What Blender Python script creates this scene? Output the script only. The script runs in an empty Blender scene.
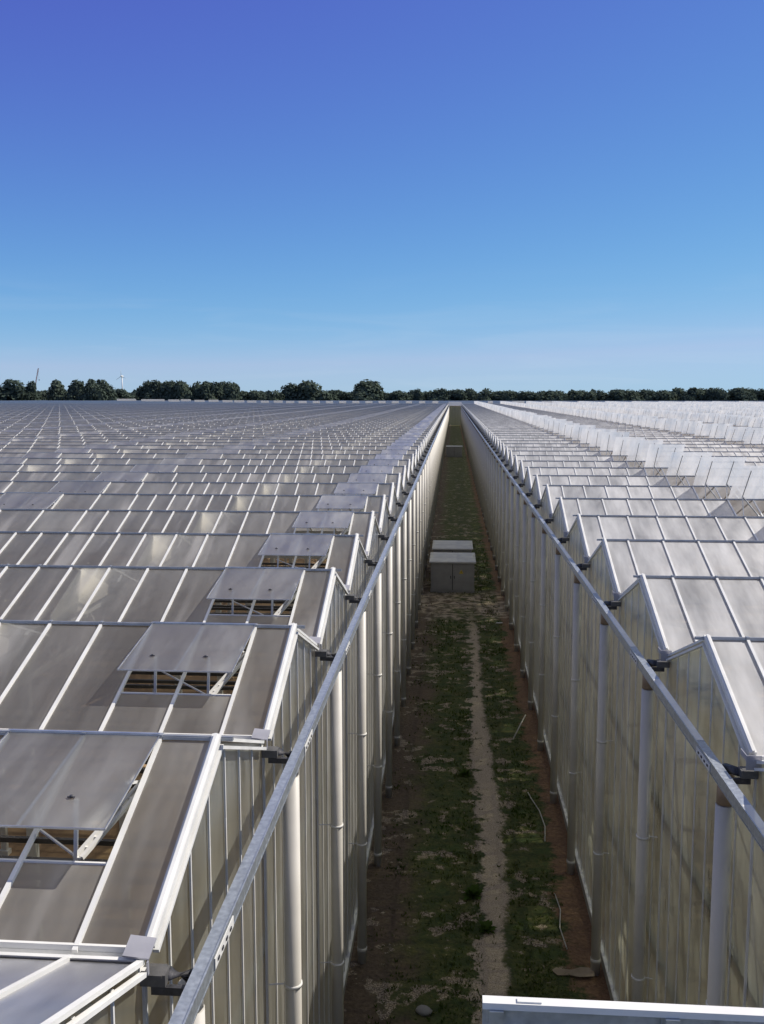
import bpy, math, random
from mathutils import Vector, Matrix, noise
R = math.radians
random.seed(11)
S = bpy.context.scene
COL = S.collection

# ------------------------------------------------------------------ constants
CAMZ = 11.28
ZR = CAMZ - 2.93            # ridge height
ZG = CAMZ - 3.70            # gutter height
RISE = ZR - ZG
AL = math.atan2(RISE, 2.0)  # roof slope
SL = math.hypot(RISE, 2.0)
CA, SA = math.cos(AL), math.sin(AL)
SUN_EL, SUN_AZ = 47.0, 66.0  # azimuth from +Y towards +X

# ------------------------------------------------------------------ materials
def new_mat(name):
    m = bpy.data.materials.new(name); m.use_nodes = True
    nt = m.node_tree
    for n in list(nt.nodes): nt.nodes.remove(n)
    out = nt.nodes.new('ShaderNodeOutputMaterial')
    return m, nt, out
def N(nt, typ, **kw):
    n = nt.nodes.new(typ)
    for k, v in kw.items():
        if k.startswith('in_'):
            key = k[3:].replace('_', ' ')
            n.inputs[key].default_value = v
        else: setattr(n, k, v)
    return n
def ramp(nt, stops):
    r = nt.nodes.new('ShaderNodeValToRGB')
    e = r.color_ramp.elements
    while len(e) > 1: e.remove(e[-1])
    e[0].position = stops[0][0]; e[0].color = stops[0][1]
    for p, c in stops[1:]:
        q = e.new(p); q.color = c
    return r
def c4(c): return (c[0], c[1], c[2], 1.0)

def surf(name, ca, cb, scale=6.0, rough=0.5, metal=0.0, bump=0.15, bscale=None, detail=6.0):
    m, nt, out = new_mat(name)
    b = N(nt, 'ShaderNodeBsdfPrincipled')
    b.inputs['Roughness'].default_value = rough
    b.inputs['Metallic'].default_value = metal
    tc = N(nt, 'ShaderNodeTexCoord')
    n1 = N(nt, 'ShaderNodeTexNoise'); n1.inputs['Scale'].default_value = scale; n1.inputs['Detail'].default_value = detail
    nt.links.new(tc.outputs['Object'], n1.inputs['Vector'])
    r = ramp(nt, [(0.3, c4(ca)), (0.7, c4(cb))])
    nt.links.new(n1.outputs['Fac'], r.inputs['Fac'])
    nt.links.new(r.outputs['Color'], b.inputs['Base Color'])
    mr = N(nt, 'ShaderNodeMapRange'); mr.inputs['To Min'].default_value = rough*0.75; mr.inputs['To Max'].default_value = min(1, rough*1.25)
    nt.links.new(n1.outputs['Fac'], mr.inputs['Value']); nt.links.new(mr.outputs['Result'], b.inputs['Roughness'])
    if bump:
        n2 = N(nt, 'ShaderNodeTexNoise'); n2.inputs['Scale'].default_value = bscale or scale*4; n2.inputs['Detail'].default_value = 5
        nt.links.new(tc.outputs['Object'], n2.inputs['Vector'])
        bp = N(nt, 'ShaderNodeBump'); bp.inputs['Strength'].default_value = bump; bp.inputs['Distance'].default_value = 0.02
        nt.links.new(n2.outputs['Fac'], bp.inputs['Height']); nt.links.new(bp.outputs['Normal'], b.inputs['Normal'])
    nt.links.new(b.outputs['BSDF'], out.inputs['Surface'])
    return m

def glass(name, clear, blur, milk, gloss_rough, milk_col, tint=(0.9, 0.92, 0.88), blur_rough=0.45, ior=1.45, gloss_col=(0.95, 0.95, 0.96), gk=1.0, streak=(1.9, 0.42, 0.42), glint=0.0):
    """Diffusing horticultural glass: clear + blurred + milky transmission under a Fresnel gloss."""
    m, nt, out = new_mat(name)
    tc = N(nt, 'ShaderNodeTexCoord'); geo = N(nt, 'ShaderNodeNewGeometry')
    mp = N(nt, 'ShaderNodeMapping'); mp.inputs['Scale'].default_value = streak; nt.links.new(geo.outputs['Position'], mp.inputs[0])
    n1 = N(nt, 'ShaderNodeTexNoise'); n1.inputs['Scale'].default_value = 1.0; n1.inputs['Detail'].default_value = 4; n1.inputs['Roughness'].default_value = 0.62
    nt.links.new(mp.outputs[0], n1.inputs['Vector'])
    n2 = N(nt, 'ShaderNodeTexNoise'); n2.inputs['Scale'].default_value = 90; n2.inputs['Detail'].default_value = 2
    nt.links.new(geo.outputs['Position'], n2.inputs['Vector'])
    n3 = N(nt, 'ShaderNodeTexNoise'); n3.inputs['Scale'].default_value = 1.6; n3.inputs['Detail'].default_value = 1
    nt.links.new(geo.outputs['Position'], n3.inputs['Vector'])
    ad = N(nt, 'ShaderNodeMath', operation='MULTIPLY_ADD'); ad.inputs[1].default_value = 0.05
    nt.links.new(n2.outputs['Fac'], ad.inputs[0]); nt.links.new(n3.outputs['Fac'], ad.inputs[2])
    bp = N(nt, 'ShaderNodeBump'); bp.inputs['Strength'].default_value = 0.45; bp.inputs['Distance'].default_value = 0.04
    nt.links.new(ad.outputs[0], bp.inputs['Height'])
    tr = N(nt, 'ShaderNodeBsdfTransparent'); tr.inputs['Color'].default_value = c4(tint)
    rf = N(nt, 'ShaderNodeBsdfRefraction'); rf.inputs['Roughness'].default_value = blur_rough; rf.inputs['IOR'].default_value = 1.2; rf.inputs['Color'].default_value = c4(tint)
    tl = N(nt, 'ShaderNodeBsdfTranslucent')
    df = N(nt, 'ShaderNodeBsdfDiffuse')
    # dust on the panes
    rr = ramp(nt, [(0.3, c4([v*0.8 for v in milk_col])), (0.7, c4(milk_col))])
    nt.links.new(n1.outputs['Fac'], rr.inputs['Fac'])
    for s in (tl, df): nt.links.new(rr.outputs['Color'], s.inputs['Color'])
    mk = N(nt, 'ShaderNodeMixShader'); mk.inputs['Fac'].default_value = 0.42
    nt.links.new(tl.outputs[0], mk.inputs[1]); nt.links.new(df.outputs[0], mk.inputs[2])
    m1 = N(nt, 'ShaderNodeMixShader'); m1.inputs['Fac'].default_value = blur/(clear+blur)
    nt.links.new(tr.outputs[0], m1.inputs[1]); nt.links.new(rf.outputs[0], m1.inputs[2])
    m2 = N(nt, 'ShaderNodeMixShader'); mk_amt = milk/(clear+blur+milk)
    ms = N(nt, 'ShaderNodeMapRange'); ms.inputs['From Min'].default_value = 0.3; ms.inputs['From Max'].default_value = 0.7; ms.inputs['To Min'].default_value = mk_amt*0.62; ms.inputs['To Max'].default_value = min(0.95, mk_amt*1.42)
    nt.links.new(n1.outputs['Fac'], ms.inputs['Value']); # pale streaks down the slope: sun glints painted into the milk
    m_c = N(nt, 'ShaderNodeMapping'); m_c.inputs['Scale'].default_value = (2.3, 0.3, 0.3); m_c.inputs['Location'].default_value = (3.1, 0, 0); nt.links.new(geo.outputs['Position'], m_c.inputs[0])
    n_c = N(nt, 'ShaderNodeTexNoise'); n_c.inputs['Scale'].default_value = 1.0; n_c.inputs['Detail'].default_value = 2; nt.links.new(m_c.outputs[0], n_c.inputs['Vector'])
    s_c = N(nt, 'ShaderNodeMapRange', interpolation_type='SMOOTHSTEP'); s_c.inputs['From Min'].default_value = 0.52; s_c.inputs['From Max'].default_value = 0.76; s_c.inputs['To Max'].default_value = glint
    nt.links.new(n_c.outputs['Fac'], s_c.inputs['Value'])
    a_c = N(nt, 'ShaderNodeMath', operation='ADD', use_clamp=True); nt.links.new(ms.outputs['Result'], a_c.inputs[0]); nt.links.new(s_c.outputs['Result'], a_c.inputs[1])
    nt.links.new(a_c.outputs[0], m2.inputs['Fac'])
    nt.links.new(m1.outputs[0], m2.inputs[1]); nt.links.new(mk.outputs[0], m2.inputs[2])
    gl = N(nt, 'ShaderNodeBsdfGlossy'); gl.inputs['Color'].default_value = c4(gloss_col)
    mr = N(nt, 'ShaderNodeMapRange'); mr.inputs['From Min'].default_value = 0.3; mr.inputs['From Max'].default_value = 0.7; mr.inputs['To Min'].default_value = gloss_rough*0.75; mr.inputs['To Max'].default_value = gloss_rough*1.25
    nt.links.new(n1.outputs['Fac'], mr.inputs['Value']); nt.links.new(mr.outputs['Result'], gl.inputs['Roughness'])
    nt.links.new(bp.outputs['Normal'], gl.inputs['Normal'])
    fr = N(nt, 'ShaderNodeFresnel'); fr.inputs['IOR'].default_value = ior
    # a thin pane reflects alike from both sides
    im = N(nt, 'ShaderNodeMapRange'); im.inputs['To Min'].default_value = ior; im.inputs['To Max'].default_value = 1/ior
    nt.links.new(geo.outputs['Backfacing'], im.inputs['Value']); nt.links.new(im.outputs['Result'], fr.inputs['IOR'])
    m3 = N(nt, 'ShaderNodeMixShader')
    fk = N(nt, 'ShaderNodeMath', operation='MULTIPLY'); fk.inputs[1].default_value = gk; nt.links.new(fr.outputs[0], fk.inputs[0])
    nt.links.new(fk.outputs[0], m3.inputs['Fac']); nt.links.new(m2.outputs[0], m3.inputs[1]); nt.links.new(gl.outputs[0], m3.inputs[2])
    nt.links.new(m3.outputs[0], out.inputs['Surface'])
    return m

M = {}
M['roof_glass'] = glass('roof_glass', 0.16, 0.58, 0.27, 0.45, (0.72, 0.70, 0.66), ior=1.55, gk=1.8, blur_rough=0.62, glint=0.6)
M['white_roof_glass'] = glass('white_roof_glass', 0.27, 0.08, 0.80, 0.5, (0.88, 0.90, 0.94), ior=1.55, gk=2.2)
M['vent_glass'] = glass('vent_glass', 0.18, 0.54, 0.26, 0.42, (0.68, 0.68, 0.67), ior=1.55, gk=1.6, blur_rough=0.6, glint=0.3)
M['open_vent_glass'] = glass('open_vent_glass', 0.16, 0.10, 0.74, 0.5, (0.88, 0.88, 0.88), ior=1.5, tint=(0.95, 0.95, 0.95))
M['wall_glass'] = glass('wall_glass', 0.30, 0.30, 0.42, 0.35, (0.70, 0.70, 0.57), tint=(0.86, 0.89, 0.74), ior=1.45, gk=1.4, streak=(0.5, 1.6, 0.35))
M['olive_wall_glass'] = glass('olive_wall_glass', 0.34, 0.24, 0.58, 0.35, (0.76, 0.78, 0.62), tint=(0.86, 0.91, 0.74), ior=1.45, gk=1.4, streak=(0.5, 1.6, 0.35))
M['dull_bar'] = surf('dull_grey_aluminium', (0.36, 0.37, 0.35), (0.48, 0.48, 0.46), 3, 0.45, 0.2, 0.05)
M['flash'] = surf('folded_flashing', (0.36, 0.36, 0.40), (0.46, 0.46, 0.50), 4, 0.45, 0.25, 0.05)
M['box'] = surf('grey_outlet_box', (0.10, 0.10, 0.10), (0.17, 0.165, 0.16), 9, 0.55, 0.3, 0.1)
M['ridge'] = surf('weathered_ridge_aluminium', (0.30, 0.32, 0.35), (0.42, 0.44, 0.47), 5, 0.45, 0.5, 0.08)
M['bar'] = surf('white_coated_aluminium', (0.70, 0.70, 0.68), (0.82, 0.82, 0.80), 3, 0.38, 0.0, 0.05)
M['alu'] = surf('mill_aluminium', (0.42, 0.44, 0.47), (0.58, 0.60, 0.63), 5, 0.38, 0.85, 0.08)
M['galv'] = surf('galvanised_steel', (0.40, 0.44, 0.49), (0.58, 0.63, 0.69), 22, 0.42, 0.75, 0.10, 40)
M['dark'] = surf('dark_bracket_steel', (0.035, 0.036, 0.04), (0.09, 0.09, 0.10), 14, 0.55, 0.3, 0.2)
M['pipe'] = surf('cream_plastic_pipe', (0.56, 0.54, 0.49), (0.66, 0.64, 0.59), 1.4, 0.45, 0.0, 0.05)
M['socket'] = surf('brown_pipe_socket', (0.28, 0.20, 0.13), (0.42, 0.31, 0.22), 6, 0.6, 0.0, 0.1)
M['steel_white'] = surf('white_painted_steel', (0.66, 0.66, 0.63), (0.78, 0.78, 0.75), 2, 0.5, 0.0, 0.05)
M['glint_plate'] = surf('cream_glint_plate', (0.78, 0.72, 0.63), (0.88, 0.83, 0.75), 2, 0.6, 0.0, 0.0)
M['screen'] = surf('dark_growing_pipes', (0.03, 0.028, 0.025), (0.08, 0.075, 0.07), 4, 0.6)
M['concrete'] = surf('concrete', (0.22, 0.21, 0.19), (0.36, 0.35, 0.32), 5, 0.85, 0, 0.4, 30)
M['cab'] = surf('grey_cabinet_paint', (0.30, 0.29, 0.265), (0.37, 0.36, 0.33), 2.5, 0.5, 0.0, 0.05)
M['cabroof'] = surf('pale_cabinet_roof', (0.52, 0.51, 0.48), (0.68, 0.67, 0.63), 1.8, 0.6, 0.0, 0.08)
M['yellow'] = surf('warning_yellow', (0.62, 0.45, 0.04), (0.72, 0.52, 0.06), 8, 0.5)
M['black'] = surf('black_plastic', (0.012, 0.012, 0.012), (0.025, 0.025, 0.025), 8, 0.5)
M['bark'] = surf('bark', (0.05, 0.038, 0.026), (0.11, 0.085, 0.06), 3, 0.9, 0, 0.5)
M['board'] = surf('torn_cardboard', (0.22, 0.17, 0.11), (0.36, 0.29, 0.20), 5, 0.85, 0, 0.3)
M['hose'] = surf('white_hose', (0.40, 0.38, 0.34), (0.52, 0.50, 0.45), 6, 0.5)
M['turb'] = surf('turbine_white', (0.72, 0.73, 0.75), (0.8, 0.81, 0.82), 0.1, 0.5, 0, 0)
M['red'] = surf('crane_red', (0.30, 0.13, 0.12), (0.36, 0.17, 0.15), 0.5, 0.5, 0, 0)
M['white_panel'] = surf('white_panel', (0.72, 0.73, 0.74), (0.82, 0.83, 0.83), 0.2, 0.5, 0, 0)

def cloth():
    m, nt, out = new_mat('white_screen_cloth')
    d = N(nt, 'ShaderNodeBsdfDiffuse'); t = N(nt, 'ShaderNodeBsdfTranslucent'); mx = N(nt, 'ShaderNodeMixShader'); mx.inputs['Fac'].default_value = 0.5
    n1 = N(nt, 'ShaderNodeTexNoise'); n1.inputs['Scale'].default_value = 0.5; r = ramp(nt, [(0.3, (.8,.8,.8,1)), (0.7, (.88,.88,.88,1))])
    nt.links.new(n1.outputs['Fac'], r.inputs['Fac'])
    for q in (d, t): nt.links.new(r.outputs['Color'], q.inputs['Color'])
    nt.links.new(d.outputs[0], mx.inputs[1]); nt.links.new(t.outputs[0], mx.inputs[2]); nt.links.new(mx.outputs[0], out.inputs['Surface'])
    return m
M['screen_cloth'] = cloth()
def leaf_mat(name, a, b):
    m, nt, out = new_mat(name)
    geo = N(nt, 'ShaderNodeNewGeometry')
    n1 = N(nt, 'ShaderNodeTexNoise'); n1.inputs['Scale'].default_value = 0.35; n1.inputs['Detail'].default_value = 4
    nt.links.new(geo.outputs['Position'], n1.inputs['Vector'])
    r = ramp(nt, [(0.32, c4(a)), (0.68, c4(b))]); nt.links.new(n1.outputs['Fac'], r.inputs['Fac'])
    d = N(nt, 'ShaderNodeBsdfDiffuse'); t = N(nt, 'ShaderNodeBsdfTranslucent')
    nt.links.new(r.outputs['Color'], d.inputs['Color']); nt.links.new(r.outputs['Color'], t.inputs['Color'])
    mx = N(nt, 'ShaderNodeMixShader'); mx.inputs['Fac'].default_value = 0.25
    nt.links.new(d.outputs[0], mx.inputs[1]); nt.links.new(t.outputs[0], mx.inputs[2])
    nt.links.new(mx.outputs[0], out.inputs['Surface'])
    return m
M['leaf'] = leaf_mat('tree_leaves', (0.07, 0.098, 0.08), (0.12, 0.15, 0.115))  # both tree leaf tones are paled and blued, haze put into the colour
M['leaf_dark'] = leaf_mat('tree_leaves_dark', (0.058, 0.082, 0.07), (0.10, 0.13, 0.105))
M['weed'] = leaf_mat('weed_leaves', (0.06, 0.12, 0.025), (0.11, 0.16, 0.04))
M['blade'] = leaf_mat('grass_blades', (0.045, 0.085, 0.014), (0.12, 0.14, 0.04))

# ------------------------------------------------------------------ mesh builder
class MB:
    def __init__(s): s.v = []; s.f = []; s.mi = []; s.sm = []
    def add(s, vs, fs, mi=0, smooth=False):
        o = len(s.v); s.v += [tuple(p) for p in vs]
        for f in fs: s.f.append(tuple(i+o for i in f)); s.mi.append(mi); s.sm.append(smooth)
        return s
    def box(s, a, b, mi=0):
        x0, y0, z0 = a; x1, y1, z1 = b
        return s.add([(x0,y0,z0),(x1,y0,z0),(x1,y1,z0),(x0,y1,z0),(x0,y0,z1),(x1,y0,z1),(x1,y1,z1),(x0,y1,z1)],
            [(3,2,1,0),(4,5,6,7),(0,1,5,4),(1,2,6,5),(2,3,7,6),(3,0,4,7)], mi)
    def beam(s, p, q, w, h, side=None, mi=0):
        p = Vector(p); q = Vector(q); d = (q-p).normalized()
        sd = Vector(side) if side else (Vector((0,0,1)).cross(d) if abs(d.z) < 0.95 else Vector((1,0,0)))
        sd = (sd - d*sd.dot(d)).normalized(); up = d.cross(sd)
        vs = []
        for c in (p, q):
            for a, b in ((-1,-1),(1,-1),(1,1),(-1,1)): vs.append(c + sd*(a*w/2) + up*(b*h/2))
        return s.add(vs, [(3,2,1,0),(4,5,6,7),(0,1,5,4),(1,2,6,5),(2,3,7,6),(3,0,4,7)], mi)
    def tube(s, pts, r, n=8, cap=True, mi=0):
        pts = [Vector(p) for p in pts]; rs = r if isinstance(r, (list, tuple)) else [r]*len(pts)
        vs = []; fs = []
        for i, p in enumerate(pts):
            d = (pts[min(i+1, len(pts)-1)] - pts[max(i-1, 0)]).normalized()
            a = d.orthogonal() if abs(d.z) < 0.9 else Vector((1,0,0))
            a = (a - d*a.dot(d)).normalized(); b = d.cross(a)
            for k in range(n):
                t = 2*math.pi*k/n; vs.append(p + (a*math.cos(t) + b*math.sin(t))*rs[i])
        for i in range(len(pts)-1):
            for k in range(n):
                k2 = (k+1) % n
                fs.append((i*n+k, i*n+k2, (i+1)*n+k2, (i+1)*n+k))
        s.add(vs, fs, mi, True)
        if cap:
            o = len(s.v) - len(vs)
            s.f.append(tuple(o+k for k in reversed(range(n)))); s.mi.append(mi); s.sm.append(False)
            s.f.append(tuple(o+(len(pts)-1)*n+k for k in range(n))); s.mi.append(mi); s.sm.append(False)
        return s
    def quad(s, a, b, c, d, mi=0): return s.add([a,b,c,d], [(0,1,2,3)], mi)
    def mesh(s, name, mats):
        me = bpy.data.meshes.new(name); me.from_pydata(s.v, [], s.f)
        if not isinstance(mats, (list, tuple)): mats = [mats]
        for m in mats: me.materials.append(m)
        me.polygons.foreach_set('material_index', s.mi); me.polygons.foreach_set('use_smooth', s.sm)
        me.update(); return me
def link(name, me, parent=None, loc=(0,0,0), rz=0.0):
    o = bpy.data.objects.new(name, me); COL.objects.link(o)
    o.location = loc; o.rotation_euler = (0,0,rz)
    if parent: o.parent = parent
    return o
def tag(o, label, cat, group=None):
    o['label'] = label; o['category'] = cat
    if group: o['group'] = group
    return o
def empty(name, loc=(0,0,0), rz=0.0):
    return link(name, None, None, loc, rz)
def struct(o, kind='structure'): o['kind'] = kind; return o

# ------------------------------------------------------------------ greenhouses
class Pool:
    """Repeats of one part: the nearest become objects of their own, the rest one far mass of the same part."""
    def __init__(s, name, mat, most=100): s.name, s.mat, s.most, s.items = name, mat, most, []
    def add(s, mb, off, parent, key, root_off=None): s.items.append((key, len(s.items), mb, off, parent, root_off if root_off is not None else off))
    def build(s, root):
        s.items.sort(key=lambda t: t[:2]); cache = {}
        for key, _, mb, off, parent, ro in s.items[:s.most]:
            if id(mb) not in cache: cache[id(mb)] = mb.mesh(s.name, s.mat)
            link(s.name, cache[id(mb)], parent, off)
        if len(s.items) > s.most:
            r = MB()
            for key, _, mb, off, parent, ro in s.items[s.most:]:
                o = len(r.v); r.v += [(v[0]+ro[0], v[1]+ro[1], v[2]+ro[2]) for v in mb.v]
                r.f += [tuple(i+o for i in f) for f in mb.f]; r.mi += mb.mi; r.sm += mb.sm
            struct(link(s.name, r.mesh(s.name+'_mass', s.mat), root), 'stuff')
YEND = 373.0
def greenhouse(sgn, gx, y_first, xs, vents, vent_tilt, label, pipex, railx, lit):
    """sgn: -1 = extends to -X. gx: gable plane. xs: bar positions measured along the ridge from the gable.
    vents: list of (i0, i1) bar index pairs. vent_tilt: panel angle, + below the horizontal."""
    root = empty('greenhouse', (gx, y_first, 0)); tag(root, label, 'greenhouse')
    ox, oy = gx, y_first
    def L(x, y, z): return (x-ox, y-oy, z)
    nb = int((YEND - y_first) / 4.0)
    peaks = [y_first + 2 + 4*k for k in range(nb)]
    WX = xs[-1]
    X = lambda u: gx + sgn*u - ox     # local x
    def fs(u, s, lift=0.0):           # front slope point (faces the camera), bay-local
        return (X(u), -s*CA - lift*SA, ZR - s*SA + lift*CA)
    def bs(u, s, lift=0.0):
        return (X(u), s*CA + lift*SA, ZR - s*SA + lift*CA)
    VL = 1.36
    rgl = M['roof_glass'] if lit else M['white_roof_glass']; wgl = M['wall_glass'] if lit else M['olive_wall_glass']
    # --- roof glass of one bay, with a hole under every vent
    g = MB()
    cuts = [0.0]
    vset = {}
    for (a, b) in vents: vset[a] = b
    i = 0; runs = []
    while i < len(xs)-1:
        if i in vset: runs.append((xs[i], xs[vset[i]], True)); i = vset[i]
        else:
            j = i+1
            while j < len(xs)-1 and j not in vset: j += 1
            runs.append((xs[i], xs[j], False)); i = j
    for (u0, u1, hole) in runs:
        s0 = VL-0.02 if hole else 0.0
        g.quad(fs(u0, s0), fs(u1, s0), fs(u1, SL-0.05), fs(u0, SL-0.05))
    # unseen gaps added in the far slope to let sun onto the inner plates
    ub = 0.0
    for u in ((4.36, 16.2, 28.2) if lit else ()):
        g.quad(bs(ub, 0), bs(u-0.62, 0), bs(u-0.62, SL-0.05), bs(ub, SL-0.05))
        g.quad(bs(u-0.62, 1.36), bs(u+0.16, 1.36), bs(u+0.16, SL-0.05), bs(u-0.62, SL-0.05)); ub = u+0.16
    g.quad(bs(ub, 0), bs(WX, 0), bs(WX, SL-0.05), bs(ub, SL-0.05))
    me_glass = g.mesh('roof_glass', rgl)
    # --- glazing bars
    bars = []
    for u in xs[1:]:
        f_ = MB(); f_.beam(fs(u, 0.03, 0.014), fs(u, SL-0.04, 0.014), 0.036, 0.03, (1,0,0)); bars.append((u, 0, f_))
        f_ = MB(); f_.beam(bs(u, 0.03, 0.014), bs(u, SL-0.04, 0.014), 0.036, 0.03, (1,0,0)); bars.append((u, 9, f_))
    for (a, c) in vents:       # sill bar at the lower edge of each vent opening
        f_ = MB(); f_.beam(fs(xs[a]+0.02, VL, 0.004), fs(xs[c]-0.02, VL, 0.004), 0.022, 0.016); bars.append((xs[a], 4, f_))
    P_bar = Pool('glazing_bar', M['bar'])
    r = MB()
    r.beam((X(-0.14), 0, ZR+0.016), (X(WX), 0, ZR+0.016), 0.042, 0.026)
    r.beam((X(-0.14), 0, ZR+0.033), (X(WX), 0, ZR+0.033), 0.02, 0.009)
    for u in xs[1:12]: r.box((X(u)-0.018, -0.027, ZR+0.006), (X(u)+0.018, 0.027, ZR+0.046))
    me_ridge = r.mesh('ridge_cap', M['ridge'])
    # --- verge bars (double profile)
    verges = []
    for f in (fs, bs):
        v = MB()
        if f is fs:
            v.beam(f(0.0, -0.02, 0.03), f(0.0, SL-0.1, 0.03), 0.075, 0.06, (1,0,0))
            v.beam(f(0.0, 0.0, 0.07), f(0.0, SL-0.1, 0.07), 0.026, 0.026, (1,0,0))
        else: v.beam(f(0.0, -0.01, 0.012), f(0.0, SL-0.1, 0.012), 0.045, 0.03, (1,0,0))
        v.beam(f(-0.03, 0.0, -0.055), f(-0.03, SL-0.12, -0.055), 0.045, 0.03, (1,0,0)); verges.append(v)
    P_verge = Pool('verge_bar', M['bar'])
    # --- gable triangle
    gb = MB(); gb.add([(X(0.03), -2.0, ZG), (X(0.03), 2.0, ZG), (X(0.03), 0, ZR-0.03)], [(0,1,2)])
    me_gable = gb.mesh('gable', wgl)
    gbars = []
    for y in [-2.0 + 4.0*k/7 for k in range(1, 7)]:
        top = ZR - abs(y)*RISE/2 - 0.05
        gm = MB(); gm.box((X(0.012)-0.008, y-0.012, ZG-0.054), (X(0.012)+0.008, y+0.012, top)); gbars.append(gm)
    P_gbar = Pool('gable_bar', M['bar'])
    # --- gutter with end flashing, outlet box, bracket, hopper
    gt = MB()
    a0, a1 = X(0.02), X(WX)
    prof = [(-0.085, ZG+0.045), (-0.06, ZG+0.045), (-0.05, ZG-0.05), (0.05, ZG-0.05), (0.06, ZG+0.045), (0.085, ZG+0.045), (0.085, ZG+0.055), (0.055, ZG+0.058), (0.045, ZG-0.04), (-0.045, ZG-0.04), (-0.055, ZG+0.058), (-0.085, ZG+0.055)]
    vs = [(a0, p[0], p[1]) for p in prof] + [(a1, p[0], p[1]) for p in prof]
    n = len(prof)
    gt.add(vs, [(k, (k+1) % n, (k+1) % n + n, k+n) for k in range(n)])
    me_gut = gt.mesh('gutter', M['bar'])
    fl = MB()
    # bent flashing plate lying over the gutter mouth, with a folded edge
    if lit:
        xa, xb = X(0.12), X(-0.055)
        fl.add([(xa,-0.09,ZG+0.09),(xb,-0.09,ZG+0.075),(xb,0.08,ZG+0.12),(xa,0.08,ZG+0.135),
                (xa,-0.09,ZG+0.08),(xb,-0.09,ZG+0.065),(xb,0.08,ZG+0.11),(xa,0.08,ZG+0.125)],
               [(0,1,2,3),(7,6,5,4),(0,4,5,1),(1,5,6,2),(2,6,7,3),(3,7,4,0)])
        fl.box((xb-0.005, -0.125, ZG-0.02), (xb+0.005, -0.1, ZG+0.07))
    else:
        xa, xb = sorted((X(0.03), X(-0.12)))
        fl.box((xa, -0.105, ZG-0.03), (xb, -0.095, ZG+0.12)); fl.box((xa, -0.095, ZG+0.06), (xa+0.008, 0.1, ZG+0.12))
    me_flash = fl.mesh('gutter_flashing', M['flash'])
    ob = MB()
    x0, x1 = sorted((X(0.02), X(-0.15)))
    ob.box((x0, -0.06, ZG-0.14), (x1, 0.06, ZG-0.058))
    ob.box((x0+0.02, -0.068, ZG-0.075), (x1-0.02, 0.068, ZG-0.056))
    me_box = ob.mesh('outlet_box', M['box'])
    bk = MB(); py = 0.12 if lit else 0.28; ptop = ZG-0.40 if lit else ZG-0.56
    bx = railx - ox; e = -sgn
    bk.beam((X(-0.05), -0.03, ZG-0.175), (bx, -0.03, ZG-0.175), 0.04, 0.055)
    bk.tube([(X(-0.08), 0.03, ZG-0.10), (X(-0.15), 0.05, ZG-0.11), (pipex-ox, py, ZG-0.16), (pipex-ox, py, ZG-0.30)], [0.042, 0.046, 0.05, 0.054], 12)
    me_brk = bk.mesh('bracket', M['dark'])
    # --- downpipe
    px = pipex - ox
    dp = MB(); dp.tube([(px, py, 0.0), (px, py, ptop)], 0.092, 16)
    me_pipe = dp.mesh('downpipe', M['pipe'])
    colls = []
    for z0, z1, rr in ((0.25, 0.33, 0.1),):
        pc = MB(); pc.tube([(px, py, z0), (px, py, z1)], rr, 16); colls.append(pc)
    P_coll = Pool('pipe_collar', M['pipe'])
    so = MB(); so.tube([(px, py, ptop+0.01), (px, py, ZG-0.22)], 0.086, 14)
    me_sock = so.mesh('pipe_socket', M['socket'] if not lit else M['pipe'])
    clips = []
    for z in (2.5, 4.75):
        pk = MB()
        pk.tube([(px, py, z-0.018), (px, py, z+0.018)], 0.103, 14)
        pk.beam((px+sgn*0.09, py-0.02, z+0.01), (X(-0.012), py-0.1, z+0.04), 0.012, 0.012)
        clips.append(pk)
    P_clip = Pool('pipe_clip', M['bar'])
    # --- roof trusses/growing pipes seen through the open vents
    P_hp = Pool('growing_pipe', M['screen'])
    hps = []
    for k in range(9):
        y = -1.75 + 0.36*k
        hp = MB(); hp.beam((X(0.6), y, ZG-0.75 - 0.03*(k % 2)), (X(min(WX, 60)), y, ZG-0.75 - 0.03*(k % 2)), 0.05, 0.05); hps.append(hp)
    def key(x, y): return (0 if y > 4 else 1, math.hypot(x, y))
    for k, yk in enumerate(peaks):
        loc = (0, yk-oy, 0)
        bay = link('roof_bay', me_glass, root, loc)
        link('ridge_cap', me_ridge, bay)
        for (u, pen, mb) in bars:
            kk = key(gx+sgn*u, yk); ang = math.degrees(math.atan2(gx+sgn*u, max(yk, 0.01))) + 4.25
            P_bar.add(mb, (0,0,0), bay, (kk[0] + (abs(ang) > 22.5), kk[1]+pen), loc)
        for v in verges: P_verge.add(v, (0,0,0), bay, key(gx, yk), loc)
        ga = link('gable', me_gable, root, loc)
        for gm in gbars: P_gbar.add(gm, (0,0,0), ga, key(gx, yk), loc)
        loc2 = (0, yk-2-oy, 0)
        gu = link('gutter', me_gut, root, loc2)
        link('gutter_flashing', me_flash, gu); link('outlet_box', me_box, gu)
        link('bracket', me_brk, root, loc2)
        d = link('downpipe', me_pipe, root, loc2)
        link('pipe_socket', me_sock, d)
        for mb in colls: P_coll.add(mb, (0,0,0), d, key(gx, yk-2), loc2)
        for mb in clips: P_clip.add(mb, (0,0,0), d, key(gx, yk-2), loc2)
        if 0 < yk < 48:
            for mb in hps: P_hp.add(mb, loc, root, key(gx, yk))
    for P_ in (P_bar, P_verge, P_gbar, P_coll, P_clip, P_hp): P_.build(root)
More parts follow.
